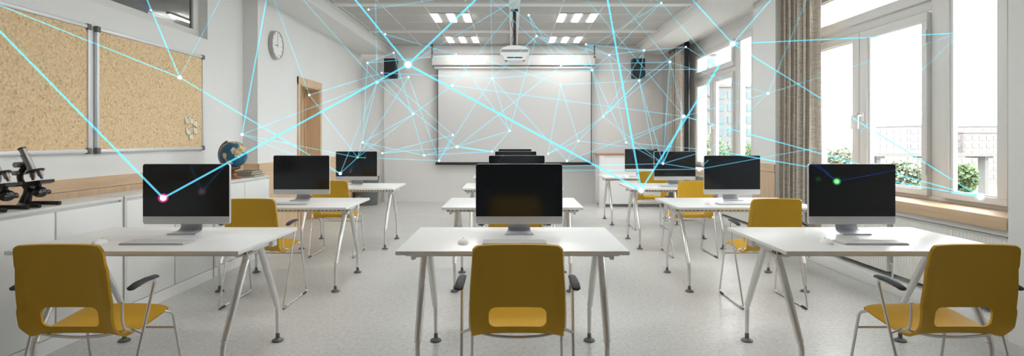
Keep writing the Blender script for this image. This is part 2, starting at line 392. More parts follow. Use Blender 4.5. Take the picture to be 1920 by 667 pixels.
def build_window(n, y_off, full=True):
    w = bpy.data.objects.new('window_%d' % n, None); COL.objects.link(w); w['kind'] = 'structure'
    a, b = 3.90+y_off, 6.72+y_off
    X0, X1 = XW-.01, XW+.09
    def Y(v): return v+y_off
    boxes('window_frame', 'frame', w, [
        (X0, X1, a, b, .79, .825), (X0, X1, a, b, 2.875, 2.93), (X0, X1, a, a+.07, .825, 2.875), (X0, X1, b-.09, b, .825, 2.875),
        (X0, X1, Y(4.60), Y(4.74), .825, 2.875), (X0, X1, Y(4.74), b-.09, 2.375, 2.45)], bev=.004)
    def sash(y0, y1, z0, z1, gy0, gy1, gz0, gz1, nm, tilt=0.0):
        s = boxes(nm, 'frame', w, [(XW-.045, XW+.03, y0, y1, z0, gz0), (XW-.045, XW+.03, y0, y1, gz1, z1),
            (XW-.045, XW+.03, y0, gy0, gz0, gz1), (XW-.045, XW+.03, gy1, y1, gz0, gz1)], bev=.005)
        boxes('glazing_bead', 'whitemetal', s, [(XW-.028, XW+.005, gy0, gy1, gz0, gz0+.012), (XW-.028, XW+.005, gy0, gy1, gz1-.012, gz1),
            (XW-.028, XW+.005, gy0, gy0+.012, gz0+.012, gz1-.012), (XW-.028, XW+.005, gy1-.03, gy1, gz0+.012, gz1-.012)])
        box('window_pane', 'glass', s, XW-.012, XW-.004, gy0, gy1, gz0, gz1)
        return s
    sa = sash(Y(5.675), Y(6.615), .825, 2.36, Y(5.79), Y(6.53), .875, 2.291, 'sash')
    sb = sash(Y(4.745), Y(5.665), .825, 2.36, Y(4.81), Y(5.55), .875, 2.291, 'sash')
    sc = sash(Y(3.975), Y(4.595), .825, 2.87, Y(4.06), Y(4.51), .875, 2.81, 'sash')
    st = sash(Y(4.745), Y(6.615), 2.455, 2.87, Y(4.82), Y(6.53), 2.54, 2.81, 'hopper_sash')
    # casement handles
    for yy, s in ((5.70, sa), (5.60, sb)):
        bm = bmesh.new(); add_box(bm, XW-.062, XW-.045, Y(yy)-.018, Y(yy)+.018, 1.47, 1.56, bev=.004)
        add_tube(bm, rounded([(XW-.06, Y(yy), 1.53), (XW-.10, Y(yy), 1.53), (XW-.10, Y(yy), 1.40)], .012), .010, 8)
        obj('sash_handle', bm, 'whitemetal', s, True)
    for zz in (1.0, 2.1):
        bm = bmesh.new(); add_tube(bm, [(XW-.052, Y(4.742), zz), (XW-.052, Y(4.742), zz+.11)], .009, 8)
        obj('hinge', bm, 'alu', sb, True)
    if full: box('sill_shade_strip', 'cabtop', w, XR+.03, XR+.05, Y(3.66), 6.03 if n == 2 else 10.45, .662, .705)  # grey strip added to give the soft shade under the sill
    # oak sill board in front of the window
    if full:
        box('window_sill', 'oak_y', w, XR, XW-.01, Y(3.66), 6.03 if n == 2 else 10.50, .705, .79, bev=.004)
    return w
build_window(2, 0.0); build_window(3, 4.18)

# ------------------------------------------------------------------ ceiling grid
bl = []
for yb in (0.13, 2.13, 4.13, 6.15, 8.165, 10.185): bl.append((-2.58, 2.58, yb-.085, yb+.085, ZC-.028, ZC+.02))
bl.append((-.05, .107, Y0, YB, ZC-.03, ZC+.02))
boxes('trim_7', 'bar', None, bl, bev=.004, kind='structure')
tl = []
for x in (-.665, -1.28, -1.90, -2.52, .72, 1.335, 1.945, 2.56): tl.append((x-.008, x+.008, Y0, YB, ZC-.006, ZC+.02))
for yb in (0.13, 2.13, 4.13, 6.15, 8.165, 10.185):
    for d in (.70, 1.32): tl.append((-2.58, 2.58, yb+d-.004, yb+d+.004, ZC-.004, ZC+.02))
boxes('trim_8', 'bar', None, tl, kind='structure')
# recessed lights: three louvred strips each
lp = thing('ceiling_light', '', 'ceiling light', (0,0,ZC), group='recessed ceiling lights')
boxes('light_tray', 'tile', lp, [(-.306, .306, -.308, .308, -.012, -.002)])
for k in (-1, 0, 1):
    bm = bmesh.new(); add_box(bm, -.052+k*.247, .052+k*.247, -.292, .292, -.02, -.011, bev=.004)
    obj('diffuser', bm, 'lamp', lp, True)
rows = [(9.09, 'nearer row'), (11.07, 'farther row'), (7.07, 'off'), (5.05, 'off'), (3.03, 'off')]  # rows marked off are out of view, added to light the room
first = True
for y, nm in rows:
    for x, sd in ((-.97, 'left of the projector pole'), (1.025, 'right of the projector pole')):
        lab = ('lit ceiling panel, %s, %s' % (nm, sd)) if nm != 'off' else 'unseen recessed ceiling light of three strips, added for room light'
        if first: lp.location = (x, y, ZC); lp['label'] = lab; first = False
        else: dup(lp, (x, y, ZC), lab)

# ------------------------------------------------------------------ desks
def make_desk():
    t = thing('desk', '', 'desk', (0,0,0), group='white classroom desks')
    yc = 3.31; D = .40
    box('tabletop', 'white', t, -.6, .6, -D, D, .701, .723, bev=.003)
    # perforated rail (cable tray) set back under the top
    bm = bmesh.new(); add_box(bm, -.575, .575, -.245, -.24, .665, .701); add_box(bm, -.575, .575, -.24, -.10, .665, .668)
    r = obj('cable_tray', bm, 'edge', t)
    bm = bmesh.new()
    xs = [-.56+.035*i for i in range(33)]
    for i, x in enumerate(xs):
        w = .006 if i % 5 else .010
        add_box(bm, x-w, x+w, -.2465, -.2452, .675, .689)
    obj('tray_slots', bm, 'darkgrey', r)
    for s in (-1, 1):
        bm = bmesh.new()
        add_box(bm, s*.515-.022, s*.515+.022, -.23, .21, .655, .70, bev=.008)
        add_box(bm, s*.545-.012, s*.545+.012, -.20, -.14, .635, .70, bev=.006)
        add_box(bm, s*.545-.012, s*.545+.012, .12, .19, .645, .70, bev=.006)
        b = obj('leg_bracket', bm, 'whitemetal', t, True)
        bm = bmesh.new()
        for yy in (-.19, -.165): add_tube(bm, [(s*.556, yy, .676), (s*.560, yy, .676)], .006, 8)
        obj('bolt', bm, 'darkgrey', b, True)
        for q in (-1, 1):
            bm = bmesh.new()
            P = [(s*.50, q*.07, .665), (s*.498, q*.20, .46), (s*.496, q*.325, .25), (s*.494, q*.345, .215), (s*.493, q*.348, .05)]
            add_tube(bm, rounded(P, .05, 4), [.021]+[.021]*5+[.018]*5+[.014]*5+[.011], 12)
            lg = obj('leg', bm, 'leg', t, True)
            bm = bmesh.new()
            add_lathe(bm, [(0,0), (.030,0), (.036,.003), (.036,.008), (.028,.014), (.013,.020), (.0125,.052), (0,.052)], 24, None, (s*.493, q*.348, 0))
            obj('foot_pad', bm, 'foot', lg, True)
    bm = bmesh.new(); add_box(bm, -.51, .51, -.05, .0, .66, .70, bev=.004); obj('cross_beam', bm, 'whitemetal', t, True)
    return t
DY0, STEP = 3.31, 1.886
CX = {'left': -2.0, 'middle': 0.0, 'right': 2.0}
rank = ['front row', 'second row', 'third row', 'farthest row']
rowsof = {'left': 3, 'middle': 4, 'right': 4}
proto = make_desk(); used = False
for c in ('left', 'middle', 'right'):
    for i in range(rowsof[c]):
        X = CX[c] + (-.003 if c == 'left' else 0)
        lab = 'white rectangular desk on splayed silver legs, %s column, %s' % (c, rank[i])
        loc = (X, DY0+STEP*i, 0)
        if not used: proto.location = loc; proto['label'] = lab; used = True
        else: dup(proto, loc, lab)

# ------------------------------------------------------------------ monitors
def make_monitor():
    t = thing('computer_monitor', '', 'monitor', (0,0,0), group='all-in-one computers on the desks')
    w, zb, zt = .264, .057, .423
    # silver body with a bulged back; front plane at y = 0
    bm = bmesh.new(); seg = 24; rings = []
    def rr(hw, z0, z1, y, r):
        pts = []
        for cx, cz, a0 in ((hw-r, z1-r, 0), (-hw+r, z1-r, 90), (-hw+r, z0+r, 180), (hw-r, z0+r, 270)):
            for k in range(7):
                a = math.radians(a0+15*k); pts.append(bm.verts.new((cx+r*math.cos(a), y, cz+r*math.sin(a))))
        return pts
    rings = [rr(w-.001, zb+.001, zt-.001, -.001, .014), rr(w, zb, zt, 0.001, .015), rr(w, zb, zt, .017, .015), rr(w-.012, zb+.012, zt-.012, .024, .014), rr(w*.6, zb+.09, zt-.09, .046, .02)]
    for A, B in zip(rings, rings[1:]):
        for k in range(len(A)): bm.faces.new((A[k], A[(k+1)%len(A)], B[(k+1)%len(A)], B[k]))
    bm.faces.new(rings[0][::-1]); bm.faces.new(rings[-1])
    obj('monitor_body', bm, 'alu', t, True, 30)
    bm = bmesh.new()
    def rect(hw, z0, z1, y, r):
        pts = []
        for cx, cz, a0, rad in ((hw-r, z1-r, 0, r), (-hw+r, z1-r, 90, r), (-hw, z0, 0, 0), (hw, z0, 0, 0)):
            if rad == 0: pts.append(bm.verts.new((cx, y, cz)))
            else:
                for k in range(6):
                    a = math.radians(a0+18*k); pts.append(bm.verts.new((cx+rad*math.cos(a), y, cz+rad*math.sin(a))))
        return pts
    A = rect(w-.0025, .1045, zt-.0025, -.001, .012); B = rect(w-.0025, .1045, zt-.0025, -.004, .012)
    for k in range(len(A)): bm.faces.new((A[k], A[(k+1)%len(A)], B[(k+1)%len(A)], B[k]))
    bm.faces.new(A); bm.faces.new(B[::-1])
    obj('screen', bm, 'screen', t)
    # stand: foot plate that curves up behind the body
    bm = bmesh.new()
    prof = [(-.055, .004, .086), (-.03, .005, .083), (.0, .006, .078), (.03, .008, .073), (.050, .016, .069), (.062, .032, .066), (.064, .06, .065), (.058, .10, .065), (.048, .16, .065)]
    L = []
    for i, (y, z, hw) in enumerate(prof):
        a = prof[max(i-1,0)]; b = prof[min(i+1,len(prof)-1)]
        d = Vector((b[0]-a[0], b[1]-a[1])).normalized(); nrm = Vector((-d.y, d.x))*.0035
        L.append([bm.verts.new((-hw, y-nrm.x, z-nrm.y)), bm.verts.new((hw, y-nrm.x, z-nrm.y)), bm.verts.new((hw, y+nrm.x, z+nrm.y)), bm.verts.new((-hw, y+nrm.x, z+nrm.y))])
    for A, B in zip(L, L[1:]):
        for k in range(4): bm.faces.new((A[k], A[(k+1)%4], B[(k+1)%4], B[k]))
    bm.faces.new(L[0][::-1]); bm.faces.new(L[-1])
    obj('stand', bm, 'alu2', t, True, 35)
    return t
mon = make_monitor(); used = False
moff = {'left': .018, 'middle': .04, 'right': .062}
for c in ('left', 'middle', 'right'):
    for i in range(rowsof[c]):
        lab = 'silver computer with dark screen on the %s column desk, %s' % (c, rank[i])
        loc = (CX[c]+moff[c], 3.456+STEP*i, .7232)
        if not used: mon.location = loc; mon['label'] = lab; used = True
        else: dup(mon, loc, lab)

# ------------------------------------------------------------------ keyboards and mice
kb = thing('keyboard', '', 'keyboard', group='keyboards on the desks')
box('key_tray', 'keygap', kb, -.175, .175, -.062, .062, 0, .007, bev=.0025)
bm = bmesh.new()
for r in range(6):
    n = 19
    for k in range(n):
        if r == 0 and 3 < k < 9:
            if k == 4: add_box(bm, -.17+4*.0179+.001, -.17+9*.0179-.001, -.058, -.042, .007, .0105)
            continue
        x = -.17+k*.0179; y = -.058+r*.0193
        add_box(bm, x+.0012, x+.0167, y, y+.0165, .007, .0105)
obj('keys', bm, 'key', kb)
ms = thing('computer_mouse', '', 'mouse', group='mice on the desks')
bm = bmesh.new(); bmesh.ops.create_uvsphere(bm, u_segments=20, v_segments=12, radius=1)
for v in bm.verts: v.co = Vector((v.co.x*.030, v.co.y*.052, max(0, v.co.z)*.026*(1-.15*v.co.y)))
obj('mouse_shell', bm, 'white', ms, True, 80)
bm = bmesh.new(); add_tube(bm, [(-.003, .02, .0245), (.003, .02, .0245)], .004, 10); obj('scroll_wheel', bm, 'key', ms, True)
kspots = [('left', 0, .045), ('middle', 0, .012), ('right', 0, -.03), ('left', 1, .03), ('right', 1, -.02), ('right', 2, -.02), ('right', 3, -.02)]
for j, (c, i, dx) in enumerate(kspots):
    pl = '%s column desk, %s' % (c, rank[i])
    kl = (CX[c]+dx, 3.135+STEP*i, .7235); ml = (CX[c]-.272, 3.13+STEP*i, .7235)
    if j == 0: kb.location = kl; kb['label'] = 'slim pale keyboard lying on the '+pl; ms.location = ml; ms['label'] = 'small white mouse left of the keyboard on the '+pl
    else: dup(kb, kl, 'slim pale keyboard lying on the '+pl); dup(ms, ml, 'small white mouse left of the keyboard on the '+pl)

# ------------------------------------------------------------------ chairs
def make_chair():
    t = thing('armchair', '', 'chair', group='mustard classroom chairs')
    prof = [(.225,.452,.196), (.222,.458,.202), (.21,.460,.207), (.17,.457,.210), (.10,.448,.211), (.03,.440,.211), (-.03,.434,.210), (-.08,.431,.209), (-.115,.434,.206),
            (-.133,.446,.201), (-.143,.466,.202), (-.149,.49,.2045), (-.155,.52,.205), (-.161,.56,.206), (-.169,.61,.205), (-.180,.67,.202), (-.192,.73,.198), (-.204,.785,.194), (-.213,.820,.192), (-.217,.836,.190), (-.220,.846,.188)]
    # resample with a smooth curve
    P = []
    for i in range(len(prof)-1):
        p0, p1, p2, p3 = (prof[max(i-1,0)], prof[i], prof[i+1], prof[min(i+2,len(prof)-1)])
        for k in range(4):
            s = k/4
            P.append(tuple(.5*((2*b)+(-a+c)*s+(2*a-5*b+4*c-d)*s*s+(-a+3*b-3*c+d)*s**3) for a,b,c,d in zip(p0,p1,p2,p3)))
    P.append(prof[-1])
    NU = 40; bm = bmesh.new(); grid = []
    def ss(a, b, x):
        q = max(0, min(1, (x-a)/(b-a))); return q*q*(3-2*q)
    nP = len(P)
    for i, (y, z, hw) in enumerate(P):
        a = P[max(i-1,0)]; b = P[min(i+1,nP-1)]
        d = Vector((b[0]-a[0], b[1]-a[1])).normalized(); nr = Vector((d.y, -d.x))   # towards the sitter's outside (down / back)
        row = []
        back = ss(.438, .50, z) if y < -.1 else 0
        for k in range(NU+1):
            u = -1+2*k/NU; u = math.copysign(abs(u)**.85, u)
            x = u*hw; e = abs(u)
            curl = (-.030*back*e**4 - .010*back*e**2)*(1-.55*ss(.62, .84, z))                       # edges come forward
            wing = ss(.555, .575, z)*(1-ss(.745, .765, z))*back*ss(.80, .86, e)*.007
            saddle = -(.012*e**4)*(1-back) + .004*(1-e*e)*(1-back)
            lift = 0
            off = curl+wing+saddle
            zz = z
            if z > .80: zz = z - .012*ss(.93, 1.0, e)*ss(.80, .846, z)
            if y > .2: y2 = y - .012*ss(.85, 1, e)
            else: y2 = y
            row.append(bm.verts.new((x, y2+nr.x*off, zz+nr.y*off)))
        grid.append(row)
    for i in range(nP-1):
        for k in range(NU): bm.faces.new((grid[i][k], grid[i][k+1], grid[i+1][k+1], grid[i+1][k]))
    shell = obj('seat_shell', bm, 'mustard', None)
    so = shell.modifiers.new('s', 'SOLIDIFY'); so.thickness = .011; so.offset = 0
    # cutter for the low back opening
    cb = bmesh.new(); hw, z0, z1, r = .126, .472, .562, .030
    pts = []
    for cx, cz, a0 in ((hw-r, z1-r, 0), (-hw+r, z1-r, 90), (-hw+r, z0+r, 180), (hw-r, z0+r, 270)):
        for k in range(9):
            a = math.radians(a0+11.25*k); pts.append((cx+r*math.cos(a), cz+r*math.sin(a)))
    add_prism(cb, pts, 1, -.26, -.06); cut = obj('cut', cb, 'mustard')
    bo = shell.modifiers.new('b', 'BOOLEAN'); bo.object = cut; bo.operation = 'DIFFERENCE'; bo.solver = 'EXACT'
    dg = bpy.context.evaluated_depsgraph_get(); me = bpy.data.meshes.new_from_object(shell.evaluated_get(dg))
    shell.modifiers.clear(); shell.data = me; bpy.data.objects.remove(cut)
    me.polygons.foreach_set('use_smooth', [True]*len(me.polygons)); me.set_sharp_from_angle(angle=math.radians(38))
    shell.parent = t
    R = .0072
    for s in (-1, 1):
        bm = bmesh.new()
        add_tube(bm, rounded([(s*.258, -.10, .640), (s*.258, .015, .643), (s*.243, -.215, .009), (s*.236, .305, .009), (s*.222, .215, .425), (s*.205, .17, .445)], .03), R, 10)
        f = obj('side_frame', bm, 'chrome', t, True, 60)
        for yy in (-.17, .24):
            bm = bmesh.new(); add_tube(bm, [(s*.242, yy-.035, .0085), (s*.24, yy+.035, .0085)], .0085, 8); obj('glide', bm, 'black', f, True)
        # arm pad
        bm = bmesh.new()
        add_tube(bm, [(s*.256, .028, .650), (s*.256, .022, .652), (s*.256, -.04, .654), (s*.257, -.11, .650), (s*.258, -.155, .640), (s*.258, -.162, .636)], [.009, .018, .020, .021, .019, .011], 14, flat=.45)
        obj('armrest', bm, 'softblack', t, True, 60)
        # bracket up the edge of the back
        bm = bmesh.new()
        add_tube(bm, rounded([(s*.208, -.140, .578), (s*.210, -.140, .50), (s*.210, -.128, .455), (s*.214, -.088, .434)], .035), .0065, 8)
        obj('back_bracket', bm, 'chrome', t, True, 60)
        bm = bmesh.new(); add_tube(bm, [(s*.212, -.085, .440), (s*.2515, -.075, .420)], .006, 8); obj('post_link', bm, 'chrome', t, True)
    bm = bmesh.new(); add_tube(bm, rounded([(-.205, -.125, .447), (-.12, -.125, .423), (0, -.125, .415), (.12, -.125, .423), (.205, -.125, .447)], .06), .0065, 8)
    obj('cross_tube', bm, 'chrome', t, True)
    bm = bmesh.new(); add_tube(bm, [(-.226, .235, .343), (.226, .235, .343)], .006, 8); obj('cross_tube', bm, 'chrome', t, True)
    return t
ch = make_chair(); used = False
ccx = {'left': -1.932, 'middle': .022, 'right': 1.968}
for c in ('left', 'middle', 'right'):
    for i in range({'left': 3, 'middle': 2, 'right': 4}[c]):
        lab = 'mustard plastic armchair with chrome sled legs, %s column, %s' % (c, rank[i])
        loc = (ccx[c] + ({'left': -.055, 'middle': 0, 'right': .03}[c] if i else .0), 2.65+STEP*i, 0)
        if not used: ch.location = loc; ch['label'] = lab; used = True
        else: dup(ch, loc, lab)

# ------------------------------------------------------------------ cabinets on the left
cabl = ['white two-door cabinet at the left edge under the microscopes', 'white two-door cabinet right of the microscopes, beside the front left desk',
        'white two-door cabinet beside the second left desk, behind the front left computer', 'white two-door cabinet at the far end carrying the globe and books']
def make_cab():
    t = thing('cabinet', '', 'cabinet', group='low white cabinets along the left wall')
    L = 1.222
    box('carcass', 'cab', t, -.275, -.018, .006, L-.006, .09, .862, bev=.002)
    box('cabinet_top', 'cabtop', t, -.28, 0, .004, L-.004, .862, .884, bev=.003)
    box('plinth', 'cab', t, -.265, -.003, .004, L-.004, 0, .088)
    for k in range(2):
        box('door', 'cab', t, -.018, 0, .024+k*(L/2-.014), L/2-.004+k*(L/2-.016), .094, .848, bev=.0015)
    boxes('side_panel', 'cabtop', t, [(-.02, -.002, .006, .022, .09, .862), (-.02, -.002, L-.022, L-.006, .09, .862)])
    return t
cb = make_cab()
for k in range(4):
    loc = (-2.80, 1.64+1.2325*k, 0)
    if k == 0: cb.location = loc; cb['label'] = cabl[0]
    else: dup(cb, loc, cabl[k])
CT = .8845

# ------------------------------------------------------------------ corkboards and notes
bxx = XN+.004
def corkboard(y0, y1, z0, z1, label):
    t = thing('corkboard', label, 'corkboard', (bxx, 0, 0), group='corkboards on the left wall')
    box('cork_panel', 'cork', t, 0, .014, y0+.02, y1-.02, z0+.02, z1-.02)
    boxes('board_frame', 'alulight', t, [(0, .026, y0+.03, y1-.03, z0, z0+.030), (0, .026, y0+.03, y1-.03, z1-.030, z1),
        (0, .026, y0, y0+.032, z0+.03, z1-.03), (0, .026, y1-.032, y1, z0+.03, z1-.03)], bev=.007)
    for yy in (y0+.018, y1-.018):
        for zz in (z0+.018, z1-.018):
            bm = bmesh.new(); add_box(bm, -.001, .031, yy-.026, yy+.026, zz-.026, zz+.026, bev=.012, seg=3)
            obj('corner_cap', bm, 'foot', t, True)
corkboard(2.90, 4.493, 1.187, 2.197, 'large cork noticeboard cut off by the left edge, above the microscopes')
corkboard(4.555, 6.145, 1.187, 2.197, 'large cork noticeboard with six pinned notes, nearer the globe')
nl = ['top row, leftmost', 'top row, middle', 'top row, rightmost', 'lower row, left', 'lower row, right', 'bottom one, below the other five']
for i, (x, y, rz) in enumerate([(350, 225, .02), (358, 225.5, -.05), (365, 230, .03), (352, 246, -.2), (365.5, 244, .02), (357.7, 255, .04)]):
    Xn = bxx+.0150; Y = FPX*Xn/(x-961); z = EYE-(y-262)*Y/FPX
    t = thing('paper_note', 'small cream note with a red pin on the corkboard, '+nl[i], 'note', (Xn, Y, z), 0, 'cream notes pinned on the right corkboard')
    bm = bmesh.new(); h = .036; G = []
    for a in range(6):
        q = a/5; zz = h-2*h*q; xo = .001+.012*q*q
        G.append([bm.verts.new((xo, s*h + rz*zz, zz)) for s in (-1, 1)])
    for a in range(5): bm.faces.new((G[a][0], G[a][1], G[a+1][1], G[a+1][0]))
    p = obj('paper_sheet', bm, 'cream', t, True); so = p.modifiers.new('s', 'SOLIDIFY'); so.thickness = .0006
    bm = bmesh.new(); add_lathe(bm, [(0,0), (.003,0), (.003,.006), (.0065,.008), (.0065,.012), (0,.013)], 12, Matrix.Rotation(PI/2, 3, 'Y'), (0, .004, h-.010))
    obj('push_pin', bm, 'red', t, True)

# ------------------------------------------------------------------ wall clock
t = thing('wall_clock', 'round white wall clock with a grey rim high on the left wall', 'clock', (XD, 7.56, 2.548))
RX = Matrix.Rotation(PI/2, 3, 'Y')
bm = bmesh.new(); add_lathe(bm, [(0,0), (.178,0), (.187,.008), (.187,.05), (.182,.058), (.174,.058), (.172,.046), (0,.046)], 48, RX); obj('clock_rim', bm, 'clockrim', t, True)
bm = bmesh.new(); add_lathe(bm, [(0,.0465), (.171,.0465), (.171,.048), (0,.048)], 48, RX); obj('clock_dial', bm, 'clockface', t)
for k in range(12):
    bm = bmesh.new(); a = 2*PI*k/12; c = Vector((0, math.sin(a)*.148, math.cos(a)*.148)); d = Vector((0, math.sin(a), math.cos(a)))
    add_tube(bm, [c-d*(.016 if k % 3 == 0 else .010)+Vector((.0485,0,0)), c+d*.012+Vector((.0485,0,0))], .0028, 4)
    obj('hour_mark', bm, 'darkgrey', t)
bm = bmesh.new(); add_tube(bm, [(.050, .0, -.03), (.050, .002, .14)], .0028, 6); obj('minute_hand', bm, 'grille', t)
bm = bmesh.new(); add_tube(bm, [(.051, .02, 0), (.051, -.095, -.012)], .0038, 6); obj('hour_hand', bm, 'darkgrey', t)

# ------------------------------------------------------------------ globe and books
gx, gy = -2.94, 5.99
t = thing('desk_globe', 'blue desk globe on a turned brown wooden base on the far cabinet', 'globe', (gx, gy, CT))
Rg = .140; gc = Vector((0, 0, .252)); tilt = math.radians(-24)
bm = bmesh.new(); bmesh.ops.create_uvsphere(bm, u_segments=48, v_segments=32, radius=Rg)
g = obj('globe_ball', bm, 'globe', t, True, 180); g.location = gc; g.rotation_euler = (.3, tilt, .5)
bm = bmesh.new(); arc = []
ax = Vector((math.sin(tilt), 0, math.cos(tilt)))
for k in range(19):
    a = tilt - math.radians(2) - math.radians(180)*k/18*1.02
    arc.append(gc + Vector((math.sin(a), 0, math.cos(a)))*(Rg+.014))
add_tube(bm, arc, .010, 8, flat=1.0); obj('meridian_arm', bm, 'walnut', t, True, 60)
bm = bmesh.new(); add_tube(bm, [gc+ax*(Rg+.022), gc+ax*(Rg-.004)], .006, 8); add_tube(bm, [gc-ax*(Rg+.022), gc-ax*(Rg-.004)], .006, 8); obj('axis_pin', bm, 'pewter', t, True)
bm = bmesh.new(); add_lathe(bm, [(0,0), (.082,0), (.085,.008), (.078,.018), (.05,.024), (.034,.036), (.026,.055), (.034,.068), (.022,.080), (.018,.092), (0,.094)], 28); obj('globe_base', bm, 'walnut', t, True, 50)
bd = [('dark hardback book, lowest of the three beside the globe', -2.915, 6.30, .135, .115, .026, 'bookcover2', .02),
      ('dark hardback book in the middle of the three beside the globe', -2.925, 6.285, .125, .105, .022, 'bookcover', -.02),
      ('dark hardback book, topmost of the three beside the globe', -2.92, 6.285, .128, .10, .021, 'bookcover', .03)]
zc = CT
for lab, x, y, hy, hx, h, mt, rz in bd:
    t = thing('book', lab, 'book', (x, y, zc), rz, 'books stacked by the globe')
    boxes('book_cover', mt, t, [(-hx, hx, -hy, hy, 0, .003), (-hx, hx, -hy, hy, h-.003, h), (-hx, -hx+.004, -hy, hy, .003, h-.003)], bev=.001)
    box('page_block', 'pages', t, -hx+.004, hx-.005, -hy+.004, hy-.004, .003, h-.003)
    zc += h+.0003

# ------------------------------------------------------------------ microscopes
def make_scope():
    t = thing('microscope', '', 'microscope', group='antique microscopes on the cabinet')
    bm = bmesh.new()   # horseshoe foot
    add_tube(bm, rounded([(.105, -.075, .013), (.0, -.075, .014), (-.055, -.045, .016), (-.055, .045, .016), (.0, .075, .014), (.105, .075, .013)], .05), .013, 10, flat=1.0)
    add_tube(bm, [(-.05, 0, .014), (.0, 0, .014)], [.0138, .0138], 10); obj('foot', bm, 'blackmetal', t, True, 70)
    bm = bmesh.new()
    add_tube(bm, [(-.052, -.018, .02), (-.030, -.016, .08), (-.022, -.014, .125)], [.020, .015, .015], 10)
    add_tube(bm, [(-.052, .018, .02), (-.030, .016, .08), (-.022, .014, .125)], [.020, .015, .015], 10)
    add_tube(bm, [(-.022, -.03, .122), (-.022, .03, .122)], .017, 12); obj('pillar', bm, 'blackmetal', t, True, 70)
    bm = bmesh.new()   # curved limb
    add_tube(bm, rounded([(-.030, 0, .115), (-.070, 0, .145), (-.085, 0, .19), (-.062, 0, .225), (-.035, 0, .235)], .05), [.016]*5+[.018]*8+[.019]*8+[.017]*8+[.016], 12) if False else add_tube(bm, rounded([(-.030, 0, .115), (-.072, 0, .145), (-.083, 0, .19), (-.060, 0, .230), (-.035, 0, .250)], .05), .017, 12)
    obj('limb', bm, 'blackmetal', t, True, 70)
    a0, a1 = Vector((-.068, 0, .352)), Vector((.002, 0, .205))
    d = (a1-a0).normalized()
    def seg(nm, s0, s1, r, m, par=t):
        bm = bmesh.new(); add_tube(bm, [a0+d*s0, a0+d*s1], r, 20); return obj(nm, bm, m, par, True)
    tb = seg('body_tube', .045, .155, .021, 'pewter'); seg('tube_collar', .04, .047, .024, 'pewter', tb)
    ey = seg('eyepiece', .0, .04, .0175, 'pewter'); seg('eyepiece_rim', -.004, .004, .021, 'blackmetal', ey)
    bm = bmesh.new()
    n = Vector((.25, 0, -.97)).normalized(); c = Vector((.014, 0, .216))
    tl = Vector((.95, 0, .30)).normalized()
    q = Matrix((tl, Vector((0,1,0)), tl.cross(Vector((0,1,0))))).transposed()
    add_lathe(bm, [(0,-.006), (.044,-.006), (.048,0), (.044,.006), (0,.008)], 24, q, c); obj('nosepiece', bm, 'blackmetal', t, True)
    for nm, p, dd, ln in (('objective', Vector((-.004,0,.205)), Vector((.12,0,-1)), .046), ('objective', Vector((.036,0,.215)), Vector((.48,0,-1)), .050), ('objective', Vector((.012,.03,.21)), Vector((.2,.25,-1)), .038)):
        dd = dd.normalized(); bm = bmesh.new()
        add_tube(bm, [p, p+dd*ln*.6, p+dd*ln*.62, p+dd*ln], [.0145, .0145, .011, .008], 16); obj(nm, bm, 'pewter', t, True)
    bm = bmesh.new()
    add_prism(bm, [(-.075, .122), (.06, .135), (.088, .146), (.088, .164), (-.075, .144)], 1, -.055, .055); st = obj('stage', bm, 'blackmetal', t)
    bm = bmesh.new(); add_prism(bm, [(-.02, .1495), (.080, .162), (.080, .165), (-.02, .1525)], 1, -.012, .012); obj('slide', bm, 'white', st)
    bm = bmesh.new()   # condenser and mirror
    bmesh.ops.create_uvsphere(bm, u_segments=18, v_segments=10, radius=.033, matrix=Matrix.Translation((.044, 0, .088)) @ Matrix.Diagonal((1.1,1.3,1,1)))
    add_tube(bm, [(-.022, 0, .10), (.03, 0, .09)], .010, 8); add_tube(bm, [(.038, 0, .11), (.03, 0, .138)], .016, 12); obj('condenser', bm, 'blackmetal', t, True, 70)
    for (x, z, r) in ((-.070, .255, .017), (-.080, .205, .014), (.060, .085, .016)):
        bm = bmesh.new(); add_tube(bm, [(x, -.045, z), (x, -.030, z), (x, .030, z), (x, .045, z)], [r, r, r, r], 18); obj('focus_knob', bm, 'pewter' if z > .1 else 'blackmetal', t, True)
    return t
sc = make_scope(); sc.location = (-2.925, 3.47, CT+.0015); sc['label'] = 'antique black and pewter microscope, the whole one, on the left cabinet'
dup(sc, (-2.93, 3.245, CT+.0015), 'antique microscope cut off by the left picture edge on the cabinet')

# ------------------------------------------------------------------ front of class: screen, projector, speakers
t = thing('projection_screen', 'wide white pull-down projection screen with black border on the front wall', 'projection screen', (0, 11.70, 0))
box('screen_sheet', 'projscreen', t, -1.532, 1.610, -.002, .002, .825, 2.755)
boxes('screen_border', 'black', t, [(-1.548, -1.532, -.004, .004, .82, 2.745), (1.610, 1.626, -.004, .004, .82, 2.745)])
box('bottom_bar', 'black', t, -1.585, 1.645, -.012, .012, .778, .832, bev=.005)
bm = bmesh.new(); add_box(bm, -1.66, 1.70, -.05, .10, 2.815, 3.03, bev=.018, seg=3); h = obj('roller_housing', bm, 'housing', t, True)
box('housing_lip', 'seam', h, -1.655, 1.695, -.053, -.03, 2.812, 2.824)
bm = bmesh.new(); add_tube(bm, [(-1.60, 0, 2.775), (1.65, 0, 2.775)], .034, 16); obj('roller', bm, 'housing', t, True)
box('roller_seam', 'seam', t, -1.545, 1.62, -.034, -.030, 2.735, 2.745)
for x in (-1.65, 1.68):
    bm = bmesh.new(); add_tube(bm, [(x, -.03, 2.99), (x, -.03, ZC)], .013, 8); add_box(bm, x-.02, x+.02, -.055, .0, 2.975, 3.0); obj('hanging_rod', bm, 'black', t, True)
box('top_rail', 'seam', t, -1.65, 1.68, -.056, -.045, 3.035, 3.055)

